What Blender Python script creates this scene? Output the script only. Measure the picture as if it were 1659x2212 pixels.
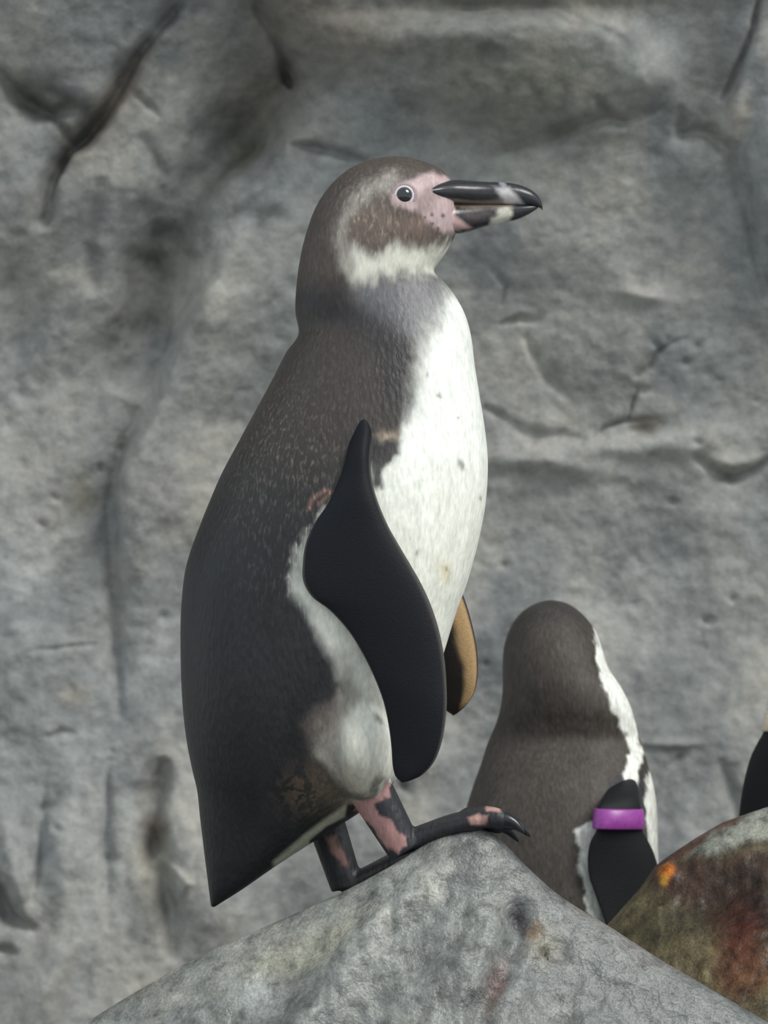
import bpy, math
import numpy as np
from mathutils import Vector, Matrix

for o in list(bpy.data.objects):
    bpy.data.objects.remove(o, do_unlink=True)
scene = bpy.context.scene
COL = scene.collection

# ------------------------------------------------------------------ camera
FPX = 10000.0            # focal length in photo pixels (long zoom lens)
CAM_Y, CAM_Z = -4.0, 1.0
cam_data = bpy.data.cameras.new('camera')
cam = bpy.data.objects.new('camera', cam_data)
COL.objects.link(cam)
cam.location = (0, CAM_Y, CAM_Z)
cam.rotation_euler = (math.radians(90), 0, 0)
cam_data.sensor_fit = 'VERTICAL'
cam_data.sensor_height = 24.0
cam_data.lens = FPX / 2212.0 * 24.0
cam_data.clip_end = 100
cam_data.dof.use_dof = True
cam_data.dof.focus_distance = 3.95
cam_data.dof.aperture_fstop = 6.5
scene.camera = cam

# ------------------------------------------------------------------ light
world = bpy.data.worlds.new('overcast_sky')
scene.world = world
world.use_nodes = True
bg = world.node_tree.nodes['Background']
bg.inputs['Color'].default_value = (0.88, 0.96, 1.0, 1)
bg.inputs['Strength'].default_value = 0.92
sun_data = bpy.data.lights.new('veiled_sun', 'SUN')
sun = bpy.data.objects.new('veiled_sun', sun_data)
COL.objects.link(sun)
sun_data.energy = 2.6
sun_data.angle = math.radians(28)
sun_data.color = (1.0, 0.97, 0.91)
sun_dir = Vector((0.75, -0.58, 0.92)).normalized()       # towards the sun
sun.rotation_euler = sun_dir.to_track_quat('Z', 'Y').to_euler()
sun.location = (2, -3, 5)

scene.view_settings.view_transform = 'Standard'
scene.view_settings.look = 'None'
scene.view_settings.exposure = 0.0
scene.view_settings.gamma = 1.0
scene.view_settings.use_curve_mapping = False


# ------------------------------------------------------------------ helpers
def P(px, py, y):
    """photo pixel + known depth -> world point"""
    s = (y - CAM_Y) / FPX
    return np.stack(np.broadcast_arrays((np.asarray(px, float) - 829.5) * s, np.asarray(y, float),
                                        CAM_Z + (1106.0 - np.asarray(py, float)) * s), -1)


def project(v):
    d = (v[:, 1] - CAM_Y) / FPX
    return v[:, 0] / d + 829.5, 1106.0 - (v[:, 2] - CAM_Z) / d


def _hash(ix, iy, iz, seed):
    h = (ix * 374761393 + iy * 668265263 + iz * 2147483647 * 3 + seed * 1274126177) & 0xFFFFFFFF
    h = ((h ^ (h >> 13)) * 1274126177) & 0xFFFFFFFF
    h = ((h ^ (h >> 16)) * 2246822519) & 0xFFFFFFFF
    return ((h ^ (h >> 15)) & 0xFFFF) / 32767.5 - 1.0


def vnoise(p, seed=0):
    i = np.floor(p).astype(np.int64)
    f = p - i
    f = f * f * f * (f * (f * 6 - 15) + 10)
    r = 0
    for dx in (0, 1):
        wx = f[:, 0] if dx else 1 - f[:, 0]
        for dy in (0, 1):
            wy = f[:, 1] if dy else 1 - f[:, 1]
            for dz in (0, 1):
                wz = f[:, 2] if dz else 1 - f[:, 2]
                r = r + wx * wy * wz * _hash(i[:, 0] + dx, i[:, 1] + dy, i[:, 2] + dz, seed)
    return r


def fbm(p, scale, octv=4, seed=0, gain=0.5):
    r, a, t = 0, 1.0, 0
    q = np.asarray(p, float) * scale + 17.3
    for k in range(octv):
        r = r + a * vnoise(q, seed + k * 13)
        t += a
        a *= gain
        q = q * 2.03 + 5.1
    return r / t


def seg_dist(px, py, poly):
    """distance to an open polyline and the 0..1 position along it"""
    best = np.full(px.shape, 1e9)
    tt = np.zeros(px.shape)
    n = len(poly) - 1
    for k in range(n):
        (x0, y0), (x1, y1) = poly[k], poly[k + 1]
        dx, dy = x1 - x0, y1 - y0
        t = np.clip(((px - x0) * dx + (py - y0) * dy) / (dx * dx + dy * dy + 1e-9), 0, 1)
        d = np.hypot(px - x0 - t * dx, py - y0 - t * dy)
        m = d < best
        best = np.where(m, d, best)
        tt = np.where(m, (k + t) / n, tt)
    return best, tt


def poly_sd(px, py, poly):
    """signed distance to a closed polygon, positive inside"""
    d, _ = seg_dist(px, py, list(poly) + [poly[0]])
    ins = np.zeros(px.shape, bool)
    n = len(poly)
    for k in range(n):
        (x0, y0), (x1, y1) = poly[k], poly[(k + 1) % n]
        c = (y0 > py) != (y1 > py)
        with np.errstate(divide='ignore', invalid='ignore'):
            xi = (x1 - x0) * (py - y0) / (y1 - y0 + 1e-12) + x0
        ins ^= c & (px < xi)
    return np.where(ins, d, -d)


def sstep(x, w):
    t = np.clip(x / (2.0 * w) + 0.5, 0, 1)
    return t * t * (3 - 2 * t)


def blend(col, m, c):
    return col * (1 - m[:, None]) + np.asarray(c)[None, :] * m[:, None]


def spline(a, n):
    """resample rows of a with centripetal-like Catmull-Rom"""
    a = np.asarray(a, float)
    k = len(a)
    d = np.concatenate([[0], np.cumsum(np.sqrt(np.linalg.norm(np.diff(a[:, :4], axis=0), axis=1)) + 1e-6)])
    t = np.linspace(0, d[-1], n)
    m = np.zeros_like(a)
    m[1:-1] = (a[2:] - a[:-2]) / (d[2:] - d[:-2])[:, None]
    m[0] = (a[1] - a[0]) / (d[1] - d[0])
    m[-1] = (a[-1] - a[-2]) / (d[-1] - d[-2])
    i = np.clip(np.searchsorted(d, t, 'right') - 1, 0, k - 2)
    h = (d[i + 1] - d[i])[:, None]
    s = ((t - d[i]) / h[:, 0])[:, None]
    return ((2 * s**3 - 3 * s**2 + 1) * a[i] + (s**3 - 2 * s**2 + s) * h * m[i]
            + (-2 * s**3 + 3 * s**2) * a[i + 1] + (s**3 - s**2) * h * m[i + 1])


def ring_mesh(rings):
    """rings: (n, m, 3) array -> verts, faces of a closed tube with end caps"""
    n, m, _ = rings.shape
    v = rings.reshape(-1, 3)
    f = []
    for i in range(n - 1):
        for j in range(m):
            k = (j + 1) % m
            f.append((i * m + j, i * m + k, (i + 1) * m + k, (i + 1) * m + j))
    f.append(tuple(range(m))[::-1])
    f.append(tuple((n - 1) * m + j for j in range(m)))
    return v, f


def merge(*parts):
    vs, fs, o = [], [], 0
    for v, f in parts:
        vs.append(v)
        fs += [tuple(i + o for i in q) for q in f]
        o += len(v)
    return np.concatenate(vs), fs


def loft_pairs(A, B, W, m=48, expo=2.0, yoff=None):
    """rings spanned between point rows A and B (n,3), half width W along the second axis direction D"""
    n = len(A)
    th = np.linspace(0, 2 * np.pi, m, endpoint=False)
    c, s = np.cos(th), np.sin(th)
    ce = np.sign(c) * np.abs(c) ** (2 / expo)
    se = np.sign(s) * np.abs(s) ** (2 / expo)
    C = (A + B) / 2
    U = (B - A) / 2
    return C[:, None] + U[:, None] * ce[None, :, None] + W[:, None] * se[None, :, None]


def tube(path, radii, m=20, flat=1.0, flat_axis=(0, 1, 0)):
    path = np.asarray(path, float)
    T = np.gradient(path, axis=0)
    T /= np.linalg.norm(T, axis=1)[:, None]
    fa = np.asarray(flat_axis, float)
    N = np.cross(T, fa)
    N /= np.linalg.norm(N, axis=1)[:, None]
    Bn = np.cross(N, T)
    th = np.linspace(0, 2 * np.pi, m, endpoint=False)
    r = np.asarray(radii, float)
    return (path[:, None] + N[:, None] * (np.cos(th)[None, :, None] * r[:, None, None])
            + Bn[:, None] * (np.sin(th)[None, :, None] * (r * flat)[:, None, None]))


def ellipsoid(c, r, rot=None, n=24, m=32):
    a = np.linspace(0.05, np.pi - 0.05, n)
    th = np.linspace(0, 2 * np.pi, m, endpoint=False)
    v = np.stack([np.sin(a)[:, None] * np.cos(th)[None], np.sin(a)[:, None] * np.sin(th)[None],
                  np.repeat(np.cos(a)[:, None], m, 1)], -1) * np.asarray(r)
    if rot is not None:
        v = v @ np.asarray(rot).T
    return ring_mesh(v + np.asarray(c))


def add_obj(name, v, f, mat, parent=None, col=None, smooth=True):
    me = bpy.data.meshes.new(name)
    v = np.asarray(v, float)
    if parent is not None:
        off = np.array(parent['_o'])
        v = v - off
    me.from_pydata(v.tolist(), [], f)
    me.update()
    if smooth:
        me.polygons.foreach_set('use_smooth', [True] * len(me.polygons))
    if col is not None:
        set_col(me, col)
    if mat:
        me.materials.append(mat)
    ob = bpy.data.objects.new(name, me)
    COL.objects.link(ob)
    if parent is not None:
        ob.parent = parent
    return ob


def set_col(me, col):
    a = me.color_attributes.new('Col', 'FLOAT_COLOR', 'POINT')
    c = np.ones((len(me.vertices), 4))
    c[:, :3] = np.clip(col[:, :3], 0, 1)
    if col.shape[1] == 4:
        c[:, 3] = col[:, 3]          # where the painted feather-sheen flecks show
    a.data.foreach_set('color', c.ravel())


def grid_obj(name, V, mat, col=None, parent=None):
    n, m, _ = V.shape
    idx = np.arange(n * m).reshape(n, m)
    q = np.stack([idx[:-1, :-1], idx[:-1, 1:], idx[1:, 1:], idx[1:, :-1]], -1).reshape(-1, 4)
    me = bpy.data.meshes.new(name)
    me.vertices.add(n * m)
    me.vertices.foreach_set('co', V.reshape(-1))
    me.loops.add(q.size)
    me.loops.foreach_set('vertex_index', q.ravel().astype(np.int32))
    me.polygons.add(len(q))
    me.polygons.foreach_set('loop_start', np.arange(0, q.size, 4, dtype=np.int32))
    me.polygons.foreach_set('loop_total', np.full(len(q), 4, dtype=np.int32))
    me.polygons.foreach_set('use_smooth', np.ones(len(q), bool))
    me.update(calc_edges=True)
    me.validate()
    if col is not None:
        set_col(me, col)
    me.materials.append(mat)
    ob = bpy.data.objects.new(name, me)
    COL.objects.link(ob)
    return ob


def remeshed(v, f, voxel, smooth=4):
    me = bpy.data.meshes.new('tmp')
    me.from_pydata(np.asarray(v).tolist(), [], f)
    me.update()
    ob = bpy.data.objects.new('tmp', me)
    COL.objects.link(ob)
    r = ob.modifiers.new('r', 'REMESH')
    r.mode = 'VOXEL'
    r.voxel_size = voxel
    s = ob.modifiers.new('s', 'SMOOTH')
    s.factor = 0.5
    s.iterations = smooth
    dg = bpy.context.evaluated_depsgraph_get()
    res = bpy.data.meshes.new_from_object(ob.evaluated_get(dg))
    co = np.zeros(len(res.vertices) * 3)
    res.vertices.foreach_get('co', co)
    fs = [tuple(p.vertices) for p in res.polygons]
    bpy.data.objects.remove(ob, do_unlink=True)
    bpy.data.meshes.remove(me)
    bpy.data.meshes.remove(res)
    return co.reshape(-1, 3), fs


def empty(name, loc, label, cat, group=None):
    e = bpy.data.objects.new(name, None)
    COL.objects.link(e)
    e.location = loc
    e.empty_display_size = 0.05
    e['_o'] = [float(t) for t in loc]
    e['label'] = label
    e['category'] = cat
    if group:
        e['group'] = group
    return e


# ------------------------------------------------------------------ materials
def new_mat(name):
    m = bpy.data.materials.new(name)
    m.use_nodes = True
    nt = m.node_tree
    return m, nt, nt.nodes['Principled BSDF']


def node(nt, typ, **kw):
    n = nt.nodes.new(typ)
    for k, v in kw.items():
        if k in n.inputs:
            n.inputs[k].default_value = v
        else:
            setattr(n, k, v)
    return n


def noise_tex(nt, vec, scale, detail=5, rough=0.6):
    n = node(nt, 'ShaderNodeTexNoise')
    n.inputs['Scale'].default_value = scale
    n.inputs['Detail'].default_value = detail
    n.inputs['Roughness'].default_value = rough
    nt.links.new(vec, n.inputs['Vector'])
    return n.outputs['Fac']


def ramp(nt, fac, stops):
    r = node(nt, 'ShaderNodeValToRGB')
    el = r.color_ramp.elements
    while len(el) < len(stops):
        el.new(0.5)
    for e, (p, c) in zip(el, stops):
        e.position = p
        e.color = (*c, 1) if len(c) == 3 else c
    nt.links.new(fac, r.inputs['Fac'])
    return r.outputs['Color']


def mult(nt, a, b, fac=1.0):
    m = node(nt, 'ShaderNodeMix', data_type='RGBA', blend_type='MULTIPLY')
    m.inputs[0].default_value = fac
    nt.links.new(a, m.inputs[6])
    nt.links.new(b, m.inputs[7])
    return m.outputs[2]


def bump(nt, h, strength, dist, prev=None):
    b = node(nt, 'ShaderNodeBump')
    b.inputs['Strength'].default_value = strength
    b.inputs['Distance'].default_value = dist
    nt.links.new(h, b.inputs['Height'])
    if prev is not None:
        nt.links.new(prev, b.inputs['Normal'])
    return b.outputs['Normal']


def obj_coord(nt, scale=(1, 1, 1), rot=(0, 0, 0)):
    tc = node(nt, 'ShaderNodeTexCoord')
    mp = node(nt, 'ShaderNodeMapping')
    mp.inputs['Scale'].default_value = scale
    mp.inputs['Rotation'].default_value = rot
    nt.links.new(tc.outputs['Object'], mp.inputs['Vector'])
    return mp.outputs['Vector']


def rock_mat(name, rough=0.75, spec=0.35, bump_s=0.5, fine=1.0, grain=0.25):
    m, nt, b = new_mat(name)
    at = node(nt, 'ShaderNodeAttribute', attribute_name='Col')
    v = obj_coord(nt)
    n1 = noise_tex(nt, v, 9 * fine, 6, 0.6)
    n2 = noise_tex(nt, v, 46 * fine, 4, 0.55)
    n3 = noise_tex(nt, v, 240 * fine, 3, 0.6)
    c = mult(nt, at.outputs['Color'], ramp(nt, n1, [(0.3, (0.72, 0.74, 0.76)), (0.5, (1, 1, 1)), (0.72, (1.22, 1.2, 1.14))]))
    c = mult(nt, c, ramp(nt, n2, [(0.28, (1 - grain * 1.6,) * 3), (0.5, (1, 1, 1)), (0.75, (1 + grain,) * 3)]))
    c = mult(nt, c, ramp(nt, n3, [(0.3, (1 - grain,) * 3), (0.6, (1, 1, 1)), (0.8, (1 + grain,) * 3)]))
    nt.links.new(c, b.inputs['Base Color'])
    b.inputs['Roughness'].default_value = rough
    b.inputs['Specular IOR Level'].default_value = spec
    nb = bump(nt, n2, bump_s, 0.006)
    nb = bump(nt, n3, bump_s, 0.0012, nb)
    nt.links.new(nb, b.inputs['Normal'])
    return m


def feather_mat(name, rough=0.45, spec=0.38, bscale=1.0, strength=0.55, mott=0.15, fleck=1.0):
    m, nt, b = new_mat(name)
    at = node(nt, 'ShaderNodeAttribute', attribute_name='Col')
    v = obj_coord(nt, (1, 1, 0.36))
    n1 = noise_tex(nt, v, 300 * bscale, 3, 0.55)
    n2 = noise_tex(nt, v, 90 * bscale, 4, 0.6)
    vo = node(nt, 'ShaderNodeTexVoronoi')
    vo.inputs['Scale'].default_value = 260 * bscale
    nt.links.new(v, vo.inputs['Vector'])
    c = mult(nt, at.outputs['Color'], ramp(nt, n1, [(0.3, (1 - mott,) * 3), (0.5, (1, 1, 1)), (0.7, (1 + mott,) * 3)]))
    c = mult(nt, c, ramp(nt, n2, [(0.3, (1 - mott * .7,) * 3), (0.5, (1, 1, 1)), (0.7, (1 + mott * .7,) * 3)]))
    # pale tip flecks: feather sparkle painted into the dark plumage
    n3 = noise_tex(nt, obj_coord(nt, (1, 1, 0.30), (0, math.radians(14), 0)), 420 * bscale, 2, 0.5)
    fl = ramp(nt, n3, [(0.52, (0, 0, 0)), (0.72, (2.6, 2.4, 2.15))])
    ad = node(nt, 'ShaderNodeMix', data_type='RGBA', blend_type='ADD')
    nt.links.new(c, ad.inputs[6])
    nt.links.new(mult(nt, fl, at.outputs['Color']), ad.inputs[7])
    nt.links.new(ad.outputs[2], b.inputs['Base Color'])
    lum = node(nt, 'ShaderNodeRGBToBW')
    nt.links.new(at.outputs['Color'], lum.inputs[0])
    mr = node(nt, 'ShaderNodeMapRange')
    mr.inputs['From Min'].default_value = 0.05
    mr.inputs['From Max'].default_value = 0.5
    mr.inputs['To Min'].default_value = strength
    mr.inputs['To Max'].default_value = strength * 0.3
    nt.links.new(lum.outputs[0], mr.inputs['Value'])
    mf = node(nt, 'ShaderNodeMapRange')
    mf.inputs['From Min'].default_value = 0.06
    mf.inputs['From Max'].default_value = 0.4
    mf.inputs['To Min'].default_value = fleck
    mf.inputs['To Max'].default_value = 0.0
    nt.links.new(lum.outputs[0], mf.inputs['Value'])
    mm = node(nt, 'ShaderNodeMath', operation='MULTIPLY')
    nt.links.new(mf.outputs['Result'], mm.inputs[0])
    nt.links.new(at.outputs['Alpha'], mm.inputs[1])
    nt.links.new(mm.outputs[0], ad.inputs[0])
    b.inputs['Roughness'].default_value = rough
    b.inputs['Specular IOR Level'].default_value = spec
    nb = bump(nt, n2, strength * 0.15, 0.003)
    for h, dist in ((vo.outputs['Distance'], 0.0009), (n1, 0.0011)):
        nb = bump(nt, h, strength, dist, nb)
        nt.links.new(mr.outputs['Result'], nb.node.inputs['Strength'])
    nt.links.new(nb, b.inputs['Normal'])
    return m


def attr_mat(name, rough, spec=0.5, bscale=400, bstr=0.15):
    m, nt, b = new_mat(name)
    at = node(nt, 'ShaderNodeAttribute', attribute_name='Col')
    v = obj_coord(nt)
    n1 = noise_tex(nt, v, bscale, 3, 0.5)
    c = mult(nt, at.outputs['Color'], ramp(nt, n1, [(0.3, (0.85,) * 3), (0.6, (1.08,) * 3)]))
    nt.links.new(c, b.inputs['Base Color'])
    b.inputs['Roughness'].default_value = rough
    b.inputs['Specular IOR Level'].default_value = spec
    nt.links.new(bump(nt, n1, bstr, 0.001), b.inputs['Normal'])
    return m


def plain_mat(name, color, rough, spec=0.5, bscale=300, bstr=0.05, coat=0):
    m, nt, b = new_mat(name)
    v = obj_coord(nt)
    n1 = noise_tex(nt, v, bscale, 3, 0.5)
    c = ramp(nt, n1, [(0.3, tuple(t * 0.85 for t in color)), (0.65, tuple(min(1, t * 1.1) for t in color))])
    nt.links.new(c, b.inputs['Base Color'])
    b.inputs['Roughness'].default_value = rough
    b.inputs['Specular IOR Level'].default_value = spec
    b.inputs['Coat Weight'].default_value = coat
    nt.links.new(bump(nt, n1, bstr, 0.0008), b.inputs['Normal'])
    return m


M_WALL = rock_mat('rock_wall_concrete', 0.75, 0.3, 0.4, 1.2, 0.17)
M_ROCK = rock_mat('grey_boulder_stone', 0.36, 0.5, 0.6, 1.6, 0.34)
M_RUST = rock_mat('rust_stained_stone', 0.40, 0.3, 0.5, 1.7, 0.4)
M_FLOOR = rock_mat('enclosure_ground', 0.8, 0.3, 0.5, 1.0, 0.2)
M_FEATHER = feather_mat('grey_penguin_feathers')
M_FEATHER2 = feather_mat('brown_penguin_feathers', 0.6, 0.3, 1.0, 0.4, 0.25, 0.5)
M_FLIPPER = attr_mat('flipper_scales', 0.6, 0.2, 700, 0.35)
M_BEAK = attr_mat('horny_beak', 0.28, 0.5, 250, 0.15)
M_SKIN = attr_mat('foot_skin', 0.42, 0.5, 350, 0.5)
M_CLAW = plain_mat('black_claw', (0.012, 0.013, 0.016), 0.25, 0.5)
M_EYE = plain_mat('dark_eyeball', (0.008, 0.009, 0.012), 0.06, 0.6, coat=0.6)
M_IRIS = plain_mat('grey_iris', (0.58, 0.56, 0.60), 0.3, 0.5)
M_LID = plain_mat('pink_eyelid', (0.34, 0.25, 0.26), 0.45, 0.4)
M_PURPLE = plain_mat('purple_plastic', (0.30, 0.055, 0.32), 0.35, 0.5)
M_CREAM = plain_mat('cream_plastic', (0.70, 0.60, 0.46), 0.4, 0.5)

# ------------------------------------------------------------------ setting: rock wall
def axis(lo, a, b, hi, step, far):
    mid = np.arange(a, b, step)
    left = a - np.cumsum(step + far * np.linspace(0, 1, 40)) if lo < a else np.array([])
    left = left[left > lo][::-1]
    right = b + np.cumsum(step + far * np.linspace(0, 1, 40))
    right = right[right < hi]
    return np.concatenate([[lo], left, mid, right, [hi]])


def wall_base(z):
    return 1.02 - 0.26 * np.maximum(0, z - 0.85) ** 1.5 - 0.16 * np.clip(z - 1.12, 0, 1) ** 1.2 + 0.10 * np.clip(z - 0.2, 0, 0.75)


xs = axis(-2.0, -0.52, 0.52, 2.0, 0.0026, 0.03)
zs = axis(0.1, 0.40, 1.62, 2.6, 0.0026, 0.03)
X, Z = np.meshgrid(xs, zs)
Y = wall_base(Z)
pts = np.stack([X, Y, Z], -1).reshape(-1, 3)
qx, qy = project(pts)
wob = fbm(pts, 9, 3, 3)
wob2 = fbm(pts, 26, 3, 5)
wx = qx + 26 * wob + 9 * wob2
wy = qy + 26 * fbm(pts + 3.1, 9, 3, 9) + 9 * fbm(pts + 7.7, 26, 3, 15)
H = np.zeros(len(pts))
gn1, gn2 = fbm(pts, 17, 3, 17), fbm(pts, 13, 3, 19)


LUMP = 1.5


def groove(poly, w, depth, taper=True, wobble=0.5):
    global H
    x = qx + (wx - qx) * wobble
    y = qy + (wy - qy) * wobble
    d, t = seg_dist(x, y, poly)
    k = (0.35 + 0.65 * np.sin(np.pi * np.clip(t, 0.03, 0.97))) if taper else np.clip(np.minimum(t, 1 - t) * 5, 0, 1) ** 0.6
    g = 0.8 if taper else 0.45
    k = k * np.clip(1.0 + g * gn1, 0.3, 1.7)
    ww = w * np.clip(1.0 + g * gn2, 0.45, 1.8) * (0.5 + 0.5 * k)
    H -= depth * k * np.exp(-(d / ww) ** 2)


def lump(cx, cy, rx, ry, ang, amp, sharp=2.0, wobble=0.8):
    global H
    x = qx + (wx - qx) * wobble - cx
    y = qy + (wy - qy) * wobble - cy
    a = math.radians(ang)
    u = (x * math.cos(a) + y * math.sin(a)) / rx
    v = (-x * math.sin(a) + y * math.cos(a)) / ry
    H += LUMP * amp * np.exp(-(u * u + v * v) ** (sharp / 2))


def ledge(poly, amp, w, reach, wobble=0.7):
    """a step: the side to the right of the travelled polyline stands proud by amp"""
    global H
    x = qx + (wx - qx) * wobble
    y = qy + (wy - qy) * wobble
    d, t = seg_dist(x, y, poly)
    side = np.zeros(x.shape)
    best = np.full(x.shape, 1e9)
    for k in range(len(poly) - 1):
        (x0, y0), (x1, y1) = poly[k], poly[k + 1]
        dx, dy = x1 - x0, y1 - y0
        tt = np.clip(((x - x0) * dx + (y - y0) * dy) / (dx * dx + dy * dy), 0, 1)
        dd = np.hypot(x - x0 - tt * dx, y - y0 - tt * dy)
        s = -(dx * (y - y0) - dy * (x - x0))
        m = dd < best
        best = np.where(m, dd, best)
        side = np.where(m, np.sign(s), side)
    endf = np.clip(np.minimum(t, 1 - t) * 8, 0, 1)
    sd = d * side
    H += amp * endf * sstep(sd, w) * np.exp(-np.maximum(sd, 0) / reach)


# broad relief
H += 0.030 * fbm(pts, 3.2, 3, 21) + 0.012 * fbm(pts, 8, 2, 31) + 0.0042 * fbm(pts, 26, 3, 41) + 0.0018 * fbm(pts, 90, 4, 51)
# the diagonal crease at the upper corner and its side cuts
groove([(400, -20), (340, 50), (285, 125), (245, 200), (195, 265), (140, 318), (112, 380), (95, 470)], 25, 0.050, wobble=0.25)
groove([(235, 205), (190, 270), (140, 320), (112, 380)], 26, 0.024, wobble=0.25)
groove([(-20, 130), (40, 205), (95, 238), (175, 232)], 24, 0.038, wobble=0.4)
groove([(95, 235), (130, 275), (150, 305)], 12, 0.020)
groove([(20, 160), (90, 195), (130, 215)], 20, 0.012)
groove([(278, 186), (305, 212), (336, 246)], 9, 0.012, wobble=0.2)
lump(60, 20, 120, 130, 20, 0.016)
# hollow beside it
lump(520, 200, 130, 150, 20, -0.034, 2.4)
lump(545, 20, 60, 60, 0, -0.014)
groove([(545, -20), (565, 20), (590, 60), (605, 110), (618, 170)], 14, 0.030, wobble=0.8)
lump(618, 155, 26, 34, -20, -0.024)
groove([(618, 120), (640, 140)], 12, 0.012)
lump(700, 60, 150, 120, 0, 0.016)
groove([(610, 180), (520, 270), (440, 360), (385, 480), (345, 610), (310, 740), (280, 860)], 62, 0.046, taper=False, wobble=0.8)
ledge([(660, 330), (590, 420), (500, 520), (440, 630), (380, 720), (345, 840), (300, 960), (262, 1100), (250, 1300)], 0.026, 26, 170, wobble=1.0)
groove([(300, 300), (350, 380), (330, 500), (290, 620), (250, 740)], 20, 0.012)
groove([(20, 560), (60, 700), (40, 850)], 30, 0.012)
groove([(215, 380), (180, 520), (200, 640)], 34, 0.014, taper=False)
lump(560, 400, 150, 42, -50, 0.012)
lump(430, 820, 70, 330, 12, 0.020)
groove([(635, 312), (690, 318), (790, 345)], 11, 0.016, wobble=0.2)
lump(560, 470, 70, 32, -10, -0.008)
# upper right boulder shape with its shaded under edge
lump(1150, 160, 310, 150, 8, 0.030, 4.0)
groove([(1060, 345), (1140, 325), (1230, 292), (1300, 268), (1370, 262), (1430, 240)], 16, 0.016, wobble=0.5)
groove([(1290, 225), (1310, 250), (1345, 268)], 14, 0.014)
lump(1400, 170, 48, 60, 30, 0.014)
lump(950, 90, 110, 32, 0, 0.010)
lump(1000, 20, 240, 26, 0, -0.012)
groove([(840, 45), (1000, 20), (1200, 25), (1340, 90)], 14, 0.008)
# right side crevice
groove([(1645, -20), (1630, 60), (1605, 130), (1580, 190), (1560, 220)], 10, 0.022, taper=False, wobble=0.3)
groove([(1475, 230), (1480, 290), (1530, 285), (1580, 325), (1605, 410), (1635, 540), (1662, 660)], 20, 0.020, taper=False, wobble=0.3)
lump(1585, 245, 22, 70, 15, 0.012)
lump(1500, 360, 50, 80, 0, 0.010)
lump(1700, 420, 80, 420, -8, 0.030)
# cracks to the right of the bird
groove([(1480, 730), (1440, 748), (1415, 768), (1405, 790), (1378, 812)], 6, 0.010, wobble=0.15)
groove([(1378, 840), (1366, 870), (1358, 905)], 4.5, 0.008, wobble=0.15)
groove([(1278, 948), (1305, 922), (1345, 908), (1420, 905)], 6, 0.010, wobble=0.15)
lump(1395, 925, 40, 18, -10, -0.008)
groove([(1500, 985), (1540, 1015), (1580, 1035), (1620, 1020), (1662, 990)], 11, 0.018, wobble=0.3)
lump(1575, 1000, 60, 24, -6, 0.010)
lump(1400, 960, 240, 30, -4, 0.010)
lump(1200, 1000, 160, 26, 8, 0.008)
groove([(1070, 590), (1098, 620), (1085, 660)], 9, 0.008)
groove([(1085, 700), (1120, 690), (1155, 695)], 10, 0.009)
groove([(1135, 730), (1165, 790), (1200, 830), (1240, 870)], 13, 0.007)
lump(1400, 640, 60, 14, 5, 0.006)
groove([(1060, 880), (1130, 930), (1260, 945)], 14, 0.009)
# left side: long vertical folds
groove([(310, 860), (265, 980), (250, 1100), (242, 1260), (250, 1420), (262, 1560)], 17, 0.014, taper=False)
lump(310, 1150, 50, 330, -2, 0.012)
lump(-20, 1300, 130, 330, 0, 0.014)
lump(130, 1420, 70, 60, 0, 0.008)
groove([(60, 1410), (130, 1405), (200, 1400)], 6, 0.005)
groove([(100, 1590), (130, 1575), (160, 1580)], 9, 0.007)
groove([(360, 1640), (345, 1720), (330, 1790), (350, 1880), (372, 1960), (378, 2085)], 26, 0.034, taper=False)
groove([(330, 1680), (300, 1750)], 22, 0.010)
ledge([(430, 1900), (380, 1865), (345, 1840)], 0.014, 6, 80)
lump(480, 1960, 90, 150, 0, 0.020)
groove([(240, 1640), (232, 1850), (235, 2010)], 16, 0.010)
lump(150, 1830, 60, 190, 3, 0.014)
groove([(95, 1700), (88, 1850), (70, 1950)], 12, 0.012)
groove([(-20, 1880), (20, 1985), (70, 2010)], 20, 0.020)
groove([(-20, 2050), (30, 2062)], 14, 0.014)
lump(40, 1890, 24, 90, -14, 0.014)
lump(110, 2120, 30, 130, 32, 0.012)
# below right, between the birds
lump(1460, 1610, 90, 10, 3, 0.004)
groove([(1560, 1650), (1580, 1720), (1600, 1790)], 16, 0.012)
groove([(870, 1690), (890, 1720)], 14, 0.010)
lump(900, 1640, 80, 60, 0, 0.010)
# small pits
rng = np.random.RandomState(7)
for k in range(70):
    cx, cy = rng.uniform(0, 1659), rng.uniform(700, 2100)
    if 420 < cx < 1020:
        continue
    r = rng.uniform(4, 11)
    lump(cx, cy, r * rng.uniform(1, 2), r, rng.uniform(-40, 40), -0.0035 * r / 7, 2.0, 0.4)

V = pts.copy()
V[:, 1] -= H
wc = np.tile(np.array([0.300, 0.308, 0.303]), (len(pts), 1))
big = fbm(pts, 4.5, 4, 61)
wc *= (1 + 0.30 * big)[:, None]
wc = blend(wc, 0.5 * sstep(fbm(pts * np.array([1, 1, 0.5]), 11, 4, 71) - 0.12, 0.18), (0.43, 0.405, 0.37))
wc = blend(wc, 0.45 * sstep(fbm(pts * np.array([1, 1, 0.45]), 15, 4, 77) - 0.2, 0.15), (0.22, 0.23, 0.23))


def stain_and_shade(cx, cy, rx, ry, ang, c, amt):  # patches of wall stain, plus shade and lit facets painted in
    global wc
    a = math.radians(ang)
    x, y = wx - cx, wy - cy
    u = (x * math.cos(a) + y * math.sin(a)) / rx
    v = (-x * math.sin(a) + y * math.cos(a)) / ry
    wc = blend(wc, amt * np.exp(-(u * u + v * v) ** 1.5), c)


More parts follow.
